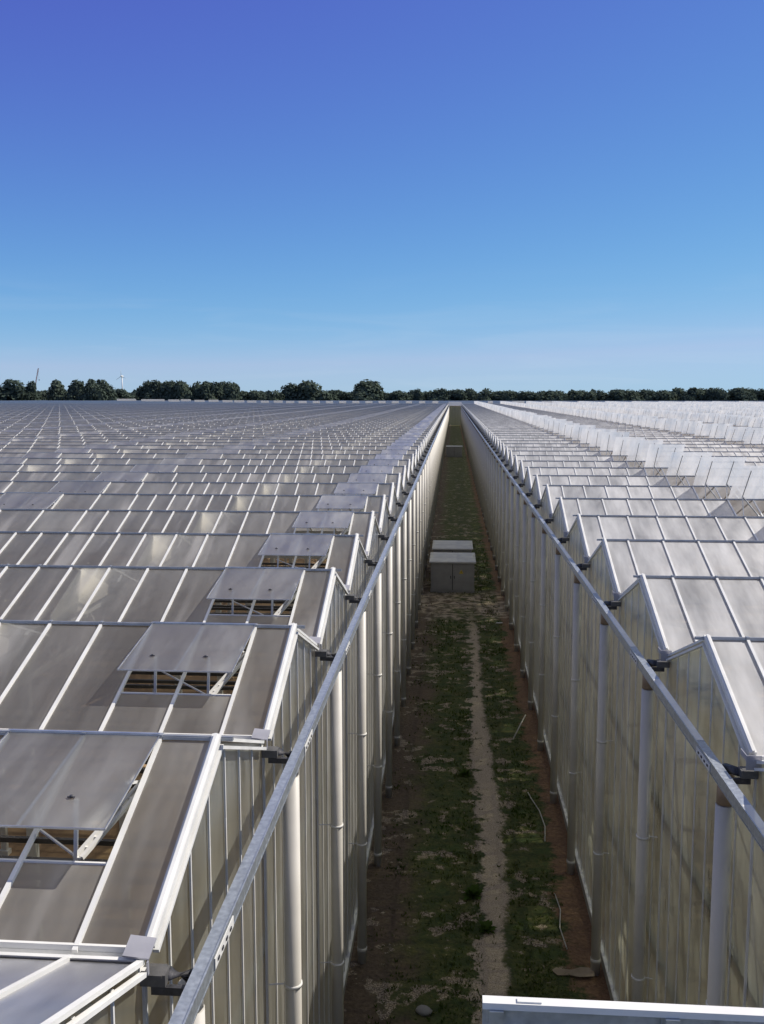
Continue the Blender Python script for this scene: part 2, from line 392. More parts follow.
    if lit:
        P_plate = Pool('glint_plate', M['glint_plate'])  # cream plates added inside, sunlit to stand in for sun glints on the panes
        for u in (4.36, 16.2, 28.2):
            pm = MB(); pf = [(-1.3, ZR-0.72), (1.3, ZR-0.72), (1.3, ZR-0.56), (0.08, ZR-0.06), (-0.08, ZR-0.06), (-1.3, ZR-0.56)]
            pm.add([(X(u), a, b) for a, b in pf] + [(X(u)-0.02, a, b) for a, b in pf],
                   [tuple(range(6)), tuple(reversed(range(6, 12)))] + [(q, q+6, (q+1) % 6+6, (q+1) % 6) for q in range(6)])
            for yk in peaks: P_plate.add(pm, (0, yk-oy, 0), root, key(gx+sgn*u, yk))
        P_plate.build(root)
    # --- side wall
    w = MB(); y0, y1 = -0.0, peaks[-1]+2-oy
    w.quad((X(0.03), y0, 0.18), (X(0.03), y1, 0.18), (X(0.03), y1, ZG), (X(0.03), y0, ZG))
    wall = link('side_wall', w.mesh('side_wall', wgl), root)
    P_mul = Pool('mullion', M['bar'])
    hw = 0.014 if lit else 0.009
    m1 = MB(); m1.box((X(0.012)-0.008, -hw, 0.21), (X(0.012)+0.008, hw, ZG-0.055))
    m2 = MB(); m2.box((X(0.01)-0.012, -hw*1.5, 0.21), (X(0.01)+0.012, hw*1.5, ZG-0.055))
    k = 0; y = y0
    while y < y1 + 0.01:
        P_mul.add(m1 if k % 7 else m2, (0, y, 0), wall, key(gx, y+oy-6)); y += 4.0/7; k += 1
    P_mul.build(root)
    for z in (2.9, 5.15):
        tt = MB(); tt.box((X(0.085)-0.03, y0, z-0.05), (X(0.085)+0.03, y1, z+0.05))
        link('transom', tt.mesh('transom', M['dark'] if not lit else M['alu']), wall)
    pl = MB(); pl.box((X(0.03)-0.06, y0-0.05, -0.2), (X(0.03)+0.06, y1, 0.17)); pl.box((X(0.0)-0.03, y0, 0.17), (X(0.0)+0.03, y1, 0.21), 1)
    link('plinth', pl.mesh('plinth', [M['concrete'], M['bar']]), root)
    # --- rail on the brackets: channel section with slotted splice plates
    zr = ZG - 0.15; rx = railx - ox
    ra = MB()
    ra.box((rx-0.05, y0, zr-0.055), (rx+0.05, y1, zr+0.055))
    ra.box((rx-sgn*0.05-0.006, y0, zr+0.049), (rx-sgn*0.05+0.006, y1, zr+0.068))
    ra.box((rx-0.053, y0, zr-0.07), (rx+0.053, y1, zr-0.058))
    rail = link('rail', ra.mesh('rail', M['galv']), root)
    sp_side = rx - sgn*0.056
    sp = MB(); sp.box((sp_side-0.004, 0, zr-0.05), (sp_side+0.004, 0.55, zr+0.03))
    for q in range(4): sp.box((sp_side-0.012, 0.06+0.12*q, zr-0.02), (sp_side+0.012, 0.1+0.12*q, zr+0.0), 1)
    P_sp = Pool('splice_plate', [M['bar'], M['dark']])
    tp = MB(); tp.box((rx-0.045, 0, zr+0.0556), (rx+0.045, 2.3, zr+0.0585))
    P_tp = Pool('rail_strip', M['bar'])
    yy = y0 + 0.25
    while yy < y1-3:
        P_sp.add(sp, (0, yy, 0), rail, key(rx, yy+oy))
        if not lit: P_tp.add(tp, (0, yy+0.65, 0), rail, key(rx, yy+oy))
        yy += 4.0
    P_sp.build(root); P_tp.build(root)
    # --- roof vents
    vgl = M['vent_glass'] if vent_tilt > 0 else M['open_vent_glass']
    def vent_mesh(width, t):
        p = MB(); ct, st = math.cos(t), math.sin(t)
        V = lambda u, s, l=0.0: (sgn*u, -s*ct - l*st, ZR+0.035 - s*st + l*ct)
        p.quad(V(0.0, 0.0), V(width, 0.0), V(width, VL), V(0.0, VL))
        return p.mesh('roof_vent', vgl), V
    def vframe(width, V):
        p = MB()
        if vent_tilt > 0: p.beam(V(0, 0, 0.002), V(0, VL, 0.002), 0.010, 0.014, (1,0,0)); p.beam(V(width, 0, 0.002), V(width, VL, 0.002), 0.010, 0.014, (1,0,0))
        if vent_tilt > 0: p.beam(V(0, VL, 0), V(width, VL, 0), 0.010, 0.014)
        p.beam(V(0, 0.0, 0), V(width, 0.0, 0), 0.03, 0.03)
        if vent_tilt > 0: p.beam(V(width/2, 0.03, -0.012), V(width/2, VL*0.98, -0.012), 0.026, 0.012, (1,0,0))
        if vent_tilt < 0:
            for q in (0.27, 0.75): p.beam(V(width*q, 0.06, -0.02), V(width*q, VL*0.86, -0.012), 0.016, 0.016, (1,0,0), 1)
        else:
            for q in (0.3, 0.78):
                c = V(width*q, VL*0.72, 0.006); p.tube([c, (c[0], c[1], c[2]+0.018)], 0.014, 6, True, 1)
                p.beam(V(width*q-0.03, VL*0.72, 0.01), V(width*q+0.03, VL*0.72, 0.01), 0.012, 0.008, None, 1)
        return p.mesh('vent_frame', [M['alu'], M['dark']])
    def varm(width, V, q):
        p = MB()
        if vent_tilt < 0:
            top = V(width*q, VL*0.1, -0.02)
            p.beam(top, (sgn*(width*q-0.2), -1.0*CA, ZR-1.0*SA), 0.03, 0.03)
            p.beam(top, (sgn*(width*q+0.22), -1.0*CA, ZR-1.0*SA), 0.03, 0.03)
        else:
            top = V(width*q, VL*0.72, -0.01)
            p.beam(top, (sgn*(width*q+0.02), top[1]-0.02, ZR-0.68), 0.03, 0.02)
        return p.mesh('opening_arm', M['bar'] if vent_tilt > 0 else M['alu'])
    def vrack(width, V):
        p = MB()
        a_, b_ = Vector((sgn*0.06, -0.22, ZR-0.28)), Vector((sgn*0.36, -0.98, ZR-0.60))
        for o_ in (-0.028, 0.028): p.beam(a_+Vector((o_,0,0)), b_+Vector((o_,0,0)), 0.032, 0.03)
        for q_ in range(9): p.beam(a_.lerp(b_, q_/8)-Vector((0.028,0,0)), a_.lerp(b_, q_/8)+Vector((0.028,0,0)), 0.02, 0.015)
        p.beam(a_, V(0.05, VL*0.55, -0.01), 0.02, 0.02)
        p.beam((sgn*width*0.85, -0.5, ZR-0.42), b_, 0.016, 0.016)
        return p.mesh('opening_rack', M['bar'])
    allv = []
    for (a, c) in vents:
        wv = xs[c]-xs[a]-0.01
        vm, V = vent_mesh(wv, vent_tilt if a < 3 or vent_tilt < 0 else R(15.5)); fr = vframe(wv, V); arms = [varm(wv, V, 0.27), varm(wv, V, 0.75)]
        rk = vrack(wv, V) if vent_tilt > 0 else None
        for yk in peaks:
            wx = gx + sgn*(xs[a]+xs[c])/2
            dist = math.hypot(wx, yk)
            ang = math.degrees(math.atan2(wx, max(yk, 0.01))) + 4.25
            ok = yk > 4 and abs(ang) < 23.5
            allv.append((0 if ok else 1, dist, yk, xs[a], vm, fr, arms, rk))
    allv.sort(key=lambda t: t[:4])
    rest = MB()
    for idx, (fl_, dist, yk, ua, vm, fr, arms, rk) in enumerate(allv):
        if idx < 100 and fl_ == 0:
            dl = R(random.uniform(-1.2, 1.2)) if vent_tilt > 0 else R(random.uniform(-4.5, 4.5)); hz = ZR+0.035   # each vent stands a little differently
            o = link('roof_vent', vm, root, (X(ua+0.005), yk-oy+hz*math.sin(dl), hz*(1-math.cos(dl)))); o.rotation_euler.x = dl
            link('vent_frame', fr, o)
            for am in arms: link('opening_arm', am, o)
            if rk: link('opening_rack', rk, o)
        elif yk > -3:
            off = Vector((X(ua+0.005), yk-oy, 0))
            for j, me in enumerate((vm, fr)):
                rest.add([v.co + off for v in me.vertices], [tuple(p.vertices) for p in me.polygons], j)
    if rest.v:
        o = link('roof_vent', rest.mesh('roof_vent_far', [vgl, M['alu']]), root); o['kind'] = 'stuff'
    # --- lattice girders along Y under the gutters and their first columns
    tx = 4.5; ti = 0
    while tx < WX:
        t = MB(); zt = ZG-0.12; zb = ZG-0.62
        ya, yb = y0+0.1, y1-0.1
        t.beam((X(tx), ya, zt), (X(tx), yb, zt), 0.07, 0.07); t.beam((X(tx), ya, zb), (X(tx), yb, zb), 0.07, 0.07)
        if ti < 6:
            yy = ya; up = True
            while yy + 0.5 < min(yb, 90):
                t.beam((X(tx), yy, zb if up else zt), (X(tx), yy+0.5, zt if up else zb), 0.03, 0.03, (1,0,0)); yy += 0.5; up = not up
        link('girder', t.mesh('girder', M['steel_white']), root)
        tx += 4.5; ti += 1
    cm = MB(); cm.box((-0.07, -0.06, -0.1), (0.07, 0.06, ZG-0.06)); cm.box((-0.12, -0.1, -0.1), (0.12, 0.1, 0.12))
    cme = cm.mesh('column', M['steel_white'])
    for q in range(1, 6):
        for k, yk in enumerate(peaks[:20]):
            if k % 1 == 0: link('column', cme, root, (X(4.5*q), yk-2-oy, 0))
    # closing wall at the far end and at the near end
    for yy in (y0, y1):
        ew = MB(); ew.quad((X(0.1), yy, 0), (X(WX), yy, 0), (X(WX), yy, ZG-0.06), (X(0.1), yy, ZG-0.06))
        link('end_wall', ew.mesh('end_wall', wgl), root)
    return root

# bar positions from the gable
lx = [0.0, 0.49]
for k in range(6): lx.append(lx[-1]+0.672)
for k in range(5): lx.append(lx[-1]+0.57)
lx += [lx[-1]+1.14, lx[-1]+2.28]
lv = [(1, 3)]
while lx[-1] < 196:
    lv.append((len(lx)-1, len(lx)+1))
    lx += [lx[-1]+0.9, lx[-1]+1.8]
    for k in range(4): lx.append(lx[-1]+1.65)
rx_ = [0.0, 0.48]
for k in range(6): rx_.append(rx_[-1]+0.70)
rv = []
while rx_[-1] < 128:
    rv.append((len(rx_)-1, len(rx_)+1))
    for k in range(14): rx_.append(rx_[-1]+0.70)
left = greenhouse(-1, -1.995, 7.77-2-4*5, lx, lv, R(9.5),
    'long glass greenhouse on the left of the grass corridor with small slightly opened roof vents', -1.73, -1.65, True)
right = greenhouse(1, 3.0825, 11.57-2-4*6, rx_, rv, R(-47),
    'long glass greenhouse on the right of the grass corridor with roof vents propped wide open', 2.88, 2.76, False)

# far transverse greenhouse block closing the corridor
def far_block():
    root = empty('greenhouse', (0, 376, 0))
    tag(root, 'distant greenhouse block closing the far end of the corridor, white strips along its roof', 'greenhouse')
    p = MB(); x0, x1 = -330, 250; y = 0.0
    n = 82
    for k in range(n):
        p.quad((x0, y, ZG), (x1, y, ZG), (x1, y+2, ZR), (x0, y+2, ZR)); p.quad((x0, y+2, ZR), (x1, y+2, ZR), (x1, y+4, ZG), (x0, y+4, ZG)); y += 4
    roof = link('roof', p.mesh('far_roof', M['roof_glass']), root)
    rb = MB(); rb.beam((x0, 2, ZR+0.03), (x1, 2, ZR+0.03), 0.06, 0.05); rbm = rb.mesh('ridge_cap', M['alu'])
    for k in range(n): link('ridge_cap', rbm, roof, (0, 4*k, 0))
    w = MB(); w.box((x0, -0.1, 0), (x1, 0.0, ZG-0.2))
    wall = link('wall', w.mesh('far_wall', M['wall_glass']), root)
    ml = MB(); ml.box((-0.03, -0.16, 0), (0.03, -0.103, ZG-0.2)); mlm = ml.mesh('mullion', M['bar'])
    for k in range(12): link('mullion', mlm, wall, (-3+0.6*k, 0, 0))
    g = MB(); g.box((x0, -0.3, ZG-0.2), (x1, 0.0, ZG+0.28))
    link('gutter', g.mesh('far_gutter', M['white_panel']), root)
    sp = MB(); sp.box((-2.0, -3.2, ZG-0.1), (3.1, -0.32, ZG+0.0)); sp.box((-2.0, -3.2, ZG+0.001), (3.1, -3.14, ZG+1.5)); link('gangway', sp.mesh('gangway', M['screen_cloth']), root)
    # white screens standing on the roof
    strips = [(118,137,400.6),(144,167,401.0),(170,181,401.3),(183,193,401.0),(197,207,401.6),(209,219,401.5),(223,233,401.9),(235,245,402.0),(249,258,402.2),(262,270,402.4),
              (274,283,402.3),(287,295,402.6),(300,308,402.8),(314,321,402.9),(327,334,403.0),(340,347,403.0),(353,360,403.3),(366,373,403.4),(379,386,403.5),(392,399,403.6),(406,412,403.8),(419,425,403.9),(432,438,404.2),
              (487,492,404.0),(511,523,404.0),(540,556,404.0),(575,583,404.0)]
    for a, c, yv in strips:
        d = 2.6*956/(yv-396.1); y = min(max(d, 380), 640)
        def wx(px): return y*math.tan(math.atan((px-382)/956)-0.0742)
        q = MB(); xa, xb = wx(a), wx(c); hh = 2.0*y/956
        q.add([(xa,0,ZR+.1),(xb,0,ZR+.1),(xb,-.8*hh,ZR+.1+hh),(xa,-.8*hh,ZR+.1+hh),(xa,.06,ZR+.1),(xb,.06,ZR+.1),(xb,-.8*hh+.06,ZR+.15+hh),(xa,-.8*hh+.06,ZR+.15+hh)],
              [(0,1,2,3),(7,6,5,4),(0,4,5,1),(1,5,6,2),(2,6,7,3),(3,7,4,0)])
        link('roof_screen', q.mesh('roof_screen', M['screen_cloth']), root, (0, 4*round((y-376-2)/4)+2, 0))
far_block()

# ------------------------------------------------------------------ ground
def ground_mat():
    m, nt, out = new_mat('field_soil')
    geo = N(nt, 'ShaderNodeNewGeometry')
    n1 = N(nt, 'ShaderNodeTexNoise'); n1.inputs['Scale'].default_value = 0.02; n1.inputs['Detail'].default_value = 8
    nt.links.new(geo.outputs['Position'], n1.inputs['Vector'])
    r = ramp(nt, [(0.35, (0.05, 0.075, 0.025, 1)), (0.65, (0.12, 0.13, 0.05, 1))]); nt.links.new(n1.outputs['Fac'], r.inputs['Fac'])
    b = N(nt, 'ShaderNodeBsdfPrincipled'); b.inputs['Roughness'].default_value = 0.95
    nt.links.new(r.outputs['Color'], b.inputs['Base Color']); nt.links.new(b.outputs[0], out.inputs['Surface'])
    return m
def soil_mat():
    return surf('greenhouse_soil', (0.21, 0.135, 0.075), (0.38, 0.26, 0.15), 0.9, 0.95, 0, 0.6, 6)
def strip_mat():
    m, nt, out = new_mat('corridor_ground'); lk = nt.links.new
    geo = N(nt, 'ShaderNodeNewGeometry'); sep = N(nt, 'ShaderNodeSeparateXYZ'); lk(geo.outputs['Position'], sep.inputs[0])
    def noise_(scale, det=6, rough=0.6):
        n = N(nt, 'ShaderNodeTexNoise'); n.inputs['Scale'].default_value = scale; n.inputs['Detail'].default_value = det; n.inputs['Roughness'].default_value = rough
        lk(geo.outputs['Position'], n.inputs['Vector']); return n.outputs['Fac']
    def math_(op, a, b=None, c=None):
        n = N(nt, 'ShaderNodeMath', operation=op)
        for i, v in enumerate((a, b, c)):
            if v is None: continue
            if isinstance(v, (int, float)): n.inputs[i].default_value = v
            else: lk(v, n.inputs[i])
        return n.outputs[0]
    def step(v, a, b):
        n = N(nt, 'ShaderNodeMapRange', interpolation_type='SMOOTHSTEP'); lk(v, n.inputs['Value'])
        n.inputs['From Min'].default_value = a; n.inputs['From Max'].default_value = b; return n.outputs['Result']
    def mix(f, a, b):
        n = N(nt, 'ShaderNodeMix', data_type='RGBA'); lk(f, n.inputs['Factor'])
        for i, v in ((6, a), (7, b)):
            if isinstance(v, tuple): n.inputs[i].default_value = v
            else: lk(v, n.inputs[i])
        return n.outputs[2]
    X, Y = sep.outputs['X'], sep.outputs['Y']
    big, mid, fine, grit = noise_(0.55), noise_(2.2), noise_(11), noise_(38, 3)
    def rmp(f, s): r = ramp(nt, s); lk(f, r.inputs['Fac']); return r.outputs['Color']
    grass = mix(step(mid, .35, .65), rmp(fine, [(.3, (.018,.036,.006,1)), (.7, (.055,.08,.016,1))]), rmp(fine, [(.3, (.045,.055,.010,1)), (.7, (.13,.125,.035,1))]))
    dirt = rmp(fine, [(.25, (.06,.042,.026,1)), (.75, (.18,.13,.085,1))])
    tan = rmp(grit, [(.3, (.26,.20,.14,1)), (.7, (.66,.55,.42,1))])
    red = rmp(fine, [(.25, (.10,.055,.03,1)), (.75, (.27,.16,.09,1))])
    wob = math_('MULTIPLY_ADD', mid, 0.7, -0.35)
    wob2 = math_('ADD', math_('MULTIPLY_ADD', fine, 0.35, -0.17), math_('MULTIPLY_ADD', noise_(1.0, 3), 0.7, -0.35))
    xw = math_('ADD', math_('ADD', X, wob), wob2)
    # bare soil along the left wall, thinning towards the middle
    col = mix(step(math_('MULTIPLY_ADD', math_('SUBTRACT', big, 0.5), 3.0, xw), -0.5, -1.45), grass, dirt)
    # pale bare patches
    col = mix(math_('MULTIPLY', step(math_('ADD', mid, math_('MULTIPLY', math_('SUBTRACT', big, .5), .9)), .585, .66), 0.9), col, mix(step(grit, .4, .6), dirt, tan))
    # red-brown soil along the right wall
    col = mix(step(math_('MULTIPLY_ADD', math_('SUBTRACT', big, 0.5), 1.2, xw), 2.32, 2.6), col, red)
    # worn stony track
    cen = math_('MULTIPLY_ADD', step(Y, 14, 24), 0.24, 0.78)
    cen = math_('ADD', cen, math_('MULTIPLY', math_('SINE', math_('MULTIPLY', Y, 0.33)), 0.06))
    dx = math_('ABSOLUTE', math_('SUBTRACT', xw, cen))
    hwid = math_('ADD', math_('MULTIPLY_ADD', step(Y, 24, 42), -0.13, 0.27), math_('MULTIPLY', math_('SUBTRACT', mid, .5), 0.5))
    tr = math_('MULTIPLY', step(math_('SUBTRACT', dx, hwid), .10, -.06), step(Y, 51, 44))
    col = mix(tr, col, tan)
    # trodden apron around the cabinets
    ap = math_('MULTIPLY', step(math_('ABSOLUTE', math_('SUBTRACT', math_('ADD', Y, math_('MULTIPLY', wob, 6.0)), 51.5)), 4.5, 2.0), step(math_('SUBTRACT', big, math_('MULTIPLY', fine, .3)), .2, .4))
    col = mix(ap, col, mix(step(mid, .4, .6), dirt, tan))
    b = N(nt, 'ShaderNodeBsdfPrincipled'); b.inputs['Roughness'].default_value = 0.95
    lk(col, b.inputs['Base Color'])
    bp = N(nt, 'ShaderNodeBump'); bp.inputs['Strength'].default_value = 0.9; bp.inputs['Distance'].default_value = 0.06
    lk(math_('ADD', fine, math_('MULTIPLY', grit, .5)), bp.inputs['Height']); lk(bp.outputs['Normal'], b.inputs['Normal'])
    lk(b.outputs[0], out.inputs['Surface'])
    return m
g = MB(); g.quad((-6000,-1500,-0.15),(6000,-1500,-0.15),(6000,9000,-0.15),(-6000,9000,-0.15))
struct(link('ground', g.mesh('ground', ground_mat())))
SM = soil_mat()
g = MB(); g.quad((-205,-14,-0.004),(-2.1,-14,-0.004),(-2.1,378,-0.004),(-205,378,-0.004)); g.quad((3.2,-14,-0.004),(135,-14,-0.004),(135,378,-0.004),(3.2,378,-0.004))
struct(link('soil', g.mesh('soil', SM)))
g = MB(); nx, x0, x1 = 26, -2.05, 3.15
ys = [-14 + 0.2*k for k in range(0, 400)] + [66 + 1.0*k for k in range(0, 311)]
vs = []
for y in ys:
    for i in range(nx+1):
        x = x0 + (x1-x0)*i/nx
        edge = min(1, max(0, (min(x-x0, x1-x)-0.3)/0.4))
        vs.append((x, y, 0.0 + 0.045*noise.noise(Vector((x*1.1, y*1.1, 3)))*edge + 0.02*noise.noise(Vector((x*4, y*4, 7)))*edge))
fs_ = []
for j in range(len(ys)-1):
    for i in range(nx): a = j*(nx+1)+i; fs_.append((a, a+1, a+nx+2, a+nx+1))
g.add(vs, fs_, 0, True)
struct(link('grass_strip', g.mesh('grass_strip', strip_mat())))

# grass tufts as one stuff object
gb = MB(); rnd = random.Random(5)
def grass_here(x, y):
    if x > 2.45 + 0.25*noise.noise(Vector((x*2, y*2, 1))): return 0
    if abs(x - 1.0) < 0.33 and y < 47: return 0.05
    if 47.5 < y < 54 and -1.6 < x < 1.6: return 0.03
    d = 0.55 + 0.9*noise.noise(Vector((x*0.8, y*0.8, 0)))
    if x < -0.4: d -= 0.45*(-0.4-x)
    return d
for k in range(26000):
    y = 13 + 62*rnd.random()**1.5; x = rnd.uniform(-1.8, 2.65)
    if rnd.random() > grass_here(x, y): continue
    h = rnd.uniform(0.03, 0.09)*(1.0 if y < 40 else 1.3); a = rnd.uniform(0, 6.283); w = rnd.uniform(0.012, 0.03)
    dx, dy = math.cos(a)*w, math.sin(a)*w; lx_, ly_ = rnd.uniform(-.06, .06), rnd.uniform(-.06, .06)
    for q in range(2):
        sx, sy = rnd.uniform(-.03, .03), rnd.uniform(-.03, .03)
        gb.add([(x+sx-dx, y+sy-dy, -0.02), (x+sx+dx, y+sy+dy, -0.02), (x+sx+lx_*(1-2*q), y+sy+ly_, h)], [(0,1,2)])
struct(link('grass', gb.mesh('grass', M['blade'])), 'stuff')

# leafy weeds
def weed(x, y, r, n, label):
    p = MB(); rn = random.Random(int(x*100+y*7))
    for k in range(n):
        a = rn.uniform(0, 6.28); e = rn.uniform(0.25, 1.2); l = r*rn.uniform(0.5, 1.0)
        d = Vector((math.cos(a)*math.cos(e), math.sin(a)*math.cos(e), math.sin(e)))
        sd = Vector((-math.sin(a), math.cos(a), 0))*l*0.22
        b0 = Vector((rn.uniform(-.03,.03), rn.uniform(-.03,.03), 0)); md = b0+d*l*0.6; tp = b0+d*l - Vector((0,0,l*0.2))
        p.add([b0, md-sd, tp, md+sd], [(0,1,2,3)])
    tag(link('weed', p.mesh('weed', M['weed']), None, (x, y, 0)), label, 'weed', 'leafy weeds in the corridor')
weed(0.80, 19.2, 0.30, 40, 'dark leafy weed on the near end of the stony track')
weed(0.55, 20.6, 0.34, 46, 'broad leafy weed at the left edge of the stony track')
weed(0.45, 27.6, 0.30, 40, 'leafy weed left of the track about midway to the grey cabinets')

# ------------------------------------------------------------------ cabinets
def cabinet(x0, x1, y0, y1, h, label, sticker):
    cx = (x0+x1)/2; root = empty('electrical_cabinet', (cx, y0, 0)); tag(root, label, 'cabinet', 'grey electrical cabinets in the corridor')
    w = (x1-x0)/2; d = y1-y0
    b = MB(); b.box((-w+0.03, 0.03, 0.1), (w-0.03, d-0.03, h-0.12)); link('body', b.mesh('body', M['cab']), root)
    b = MB(); b.box((-w, 0.0, -0.1), (w, d, 0.1)); link('base', b.mesh('base', M['concrete']), root)
    b = MB(); b.add([(-w-.06,-.08,h-.12),(w+.06,-.08,h-.12),(w+.06,d+.08,h-.12),(-w-.06,d+.08,h-.12),(-w-.06,-.08,h-.04),(w+.06,-.08,h-.04),(w+.06,d+.08,h-.04),(-w-.06,d+.08,h-.04),(-w*.9,d*.5-.2,h+.02),(w*.9,d*.5-.2,h+.02),(w*.9,d*.5+.2,h+.02),(-w*.9,d*.5+.2,h+.02)],
        [(3,2,1,0),(0,1,5,4),(1,2,6,5),(2,3,7,6),(3,0,4,7),(4,5,9,8),(5,6,10,9),(6,7,11,10),(7,4,8,11),(8,9,10,11)])
    link('roof', b.mesh('roof', M['cabroof']), root)
    b = MB(); b.box((-0.018, 0.012, 0.16), (0.018, 0.0295, h-0.2)); link('door_seam', b.mesh('door_seam', M['black']), root)
    for s in (-1, 1):
        p = MB(); xa, xb = sorted((s*0.02, s*(w-0.08))); p.box((xa, 0.005, 0.16), (xb, 0.028, h-0.2))
        p.box((xa+.05, -0.001, 0.22), (xb-.05, 0.004, h-0.26))
        dr = link('door', p.mesh('door', M['cab']), root)
        hd = MB(); hd.box((s*0.1-0.02, -0.03, h*0.45), (s*0.1+0.02, -0.002, h*0.45+0.16)); link('handle', hd.mesh('handle', M['black']), dr)
        if s == 1 and sticker:
            st = MB(); z = h*0.66; c = 0.5
            st.add([(c-.13,-.004,z-.1),(c+.13,-.004,z-.1),(c,-.004,z+.13),(c-.13,-.009,z-.1),(c+.13,-.009,z-.1),(c,-.009,z+.13)], [(3,4,5),(2,1,0),(0,1,4,3),(1,2,5,4),(2,0,3,5)])
            st.add([(c+.01,-.0105,z+.07),(c-.03,-.0105,z-.01),(c+.005,-.0105,z-.01),(c-.01,-.0105,z-.08),(c+.03,-.0105,z+.01),(c-.002,-.0105,z+.01)], [(0,1,2,5),(2,3,4,5)], 1)
            link('warning_sticker', st.mesh('warning_sticker', [M['yellow'], M['black']]), dr)
    return root
cabinet(-1.25, 1.31, 54.4, 57.6, 1.86, 'nearest grey double-door electrical cabinet with a small yellow sticker', True)
cabinet(-1.20, 1.24, 59.2, 62.5, 1.86, 'pale-topped grey cabinet standing close behind the nearest cabinet', False)
cabinet(-1.27, 1.7, 178, 181, 2.04, 'small far grey cabinet alone in the corridor towards its end', False)

# ------------------------------------------------------------------ platform edge beam near the camera
root = empty('guard_rail', (1.4, 2.6, 0)); tag(root, 'white-topped metal guard rail at the lower right, close to the viewer', 'guard rail')
zt = 9.53
b = MB(); b.box((-1.30, -0.006, zt-0.016), (1.2, 0.03, zt+0.004)); b.box((-1.30, 0.018, zt-0.11), (1.2, 0.024, zt-0.0165), 1); b.box((-1.302, -0.035, zt-0.128), (1.2, 0.03, zt-0.1105), 1)
b.box((-1.20, 0.0, zt+0.0045), (-1.13, 0.02, zt+0.009))
link('top_beam', b.mesh('top_beam', [M['bar'], M['galv']]), root)
for xx in (-1.26, -0.76, -0.26, 0.24, 0.74):
    p = MB(); p.box((xx-0.02, -0.015, zt-0.128-0.9), (xx+0.02, 0.015, zt-0.017)); p.box((xx-0.028, 0.0, zt-0.06), (xx+0.028, 0.017, zt-0.018))
    link('baluster', p.mesh('baluster', M['galv']), root)
p = MB(); p.box((-1.30, -0.03, zt-1.09), (1.2, 0.03, zt-1.03)); link('lower_beam', p.mesh('lower_beam', M['galv']), root)
for xx in (-1.2, 1.1):
    p = MB(); p.tube([(xx, 0, -0.05), (xx, 0, zt-1.09)], 0.03, 12); link('post', p.mesh('post', M['galv']), root)

# ------------------------------------------------------------------ small debris in the corridor
def flat_scrap(name, pts, z, th, mat, loc, rz, label, cat, bend=0.08):
    p = MB(); n = len(pts)
    zz = [z + bend*math.sin(3*q[0]+q[1]*5) + bend for q in pts]
    p.add([(q[0], q[1], zz[i]) for i, q in enumerate(pts)] + [(q[0], q[1], zz[i]-th) for i, q in enumerate(pts)],
          [tuple(range(n)), tuple(reversed(range(n, 2*n)))] + [(i, i+n, (i+1) % n+n, (i+1) % n) for i in range(n)])
    tag(link(name, p.mesh(name, mat), None, loc, rz), label, cat)
flat_scrap('cardboard', [(-.38,.10),(-.30,-.05),(-.05,-.07),(.12,-.14),(.40,-.16),(.45,.06),(.2,.12),(0,.06),(-.2,.12),(-.28,.17)], 0.04, 0.012, M['board'], (2.42, 17.75, 0.0), 0.1, 'torn brown cardboard lying at the foot of a right-hand downpipe', 'cardboard', 0.03)
flat_scrap('white_scrap', [(-.18,-.06),(.16,-.1),(.2,.04),(-.1,.1)], 0.03, 0.01, M['hose'], (2.35, 47.0, 0.0), 0.2, 'small white scrap on the red soil near the cabinets', 'scrap', 0.02)
def hose(pts, r, label):
    p = MB(); p.tube(pts, r, 6); tag(link('hose', p.mesh('hose', M['hose']), None), label, 'hose', 'thin white hoses on the red soil')
hose([(2.42,18.6,.03),(2.36,19.4,.03),(2.45,20.1,.04),(2.4,20.8,.03)], 0.014, 'thin white hose ending beside the cardboard')
hose([(2.42,23.4,.03),(2.5,24.2,.04),(2.44,25.2,.03),(2.28,26.0,.03),(2.22,26.4,.03)], 0.016, 'curved white hose lying midway along the right wall')
p = MB(); p.tube([(2.05,30.6,.05),(2.55,31.9,.45)], 0.02, 7); tag(link('stick', p.mesh('stick', M['hose'])), 'white stick leaning against a right-hand downpipe', 'stick')
stone_m = M['concrete']
def stone(x, y, r, label):
    p = MB(); rn = random.Random(int(x*31+y*17)); vs = []; fs = []; n, mrows = 10, 6
    for j in range(mrows+1):
        t = math.pi*j/mrows
        for i in range(n):
            a = 2*math.pi*i/n; q = 1+0.25*noise.noise(Vector((math.cos(a)*math.sin(t)*1.3+x, math.sin(a)*math.sin(t)*1.3+y, math.cos(t))))
            vs.append((r*q*math.sin(t)*math.cos(a)*1.3, r*q*math.sin(t)*math.sin(a), r*0.6*q*math.cos(t)+r*0.3))
    for j in range(mrows):
        for i in range(n): fs.append((j*n+i, (j+1)*n+i, (j+1)*n+(i+1)%n, j*n+(i+1)%n))
    p.add(vs, fs, 0, True); tag(link('stone', p.mesh('stone', stone_m), None, (x, y, 0)), label, 'stone')
stone(-0.45, 16.4, 0.12, 'pale grey stone in the grass at the bottom of the corridor')

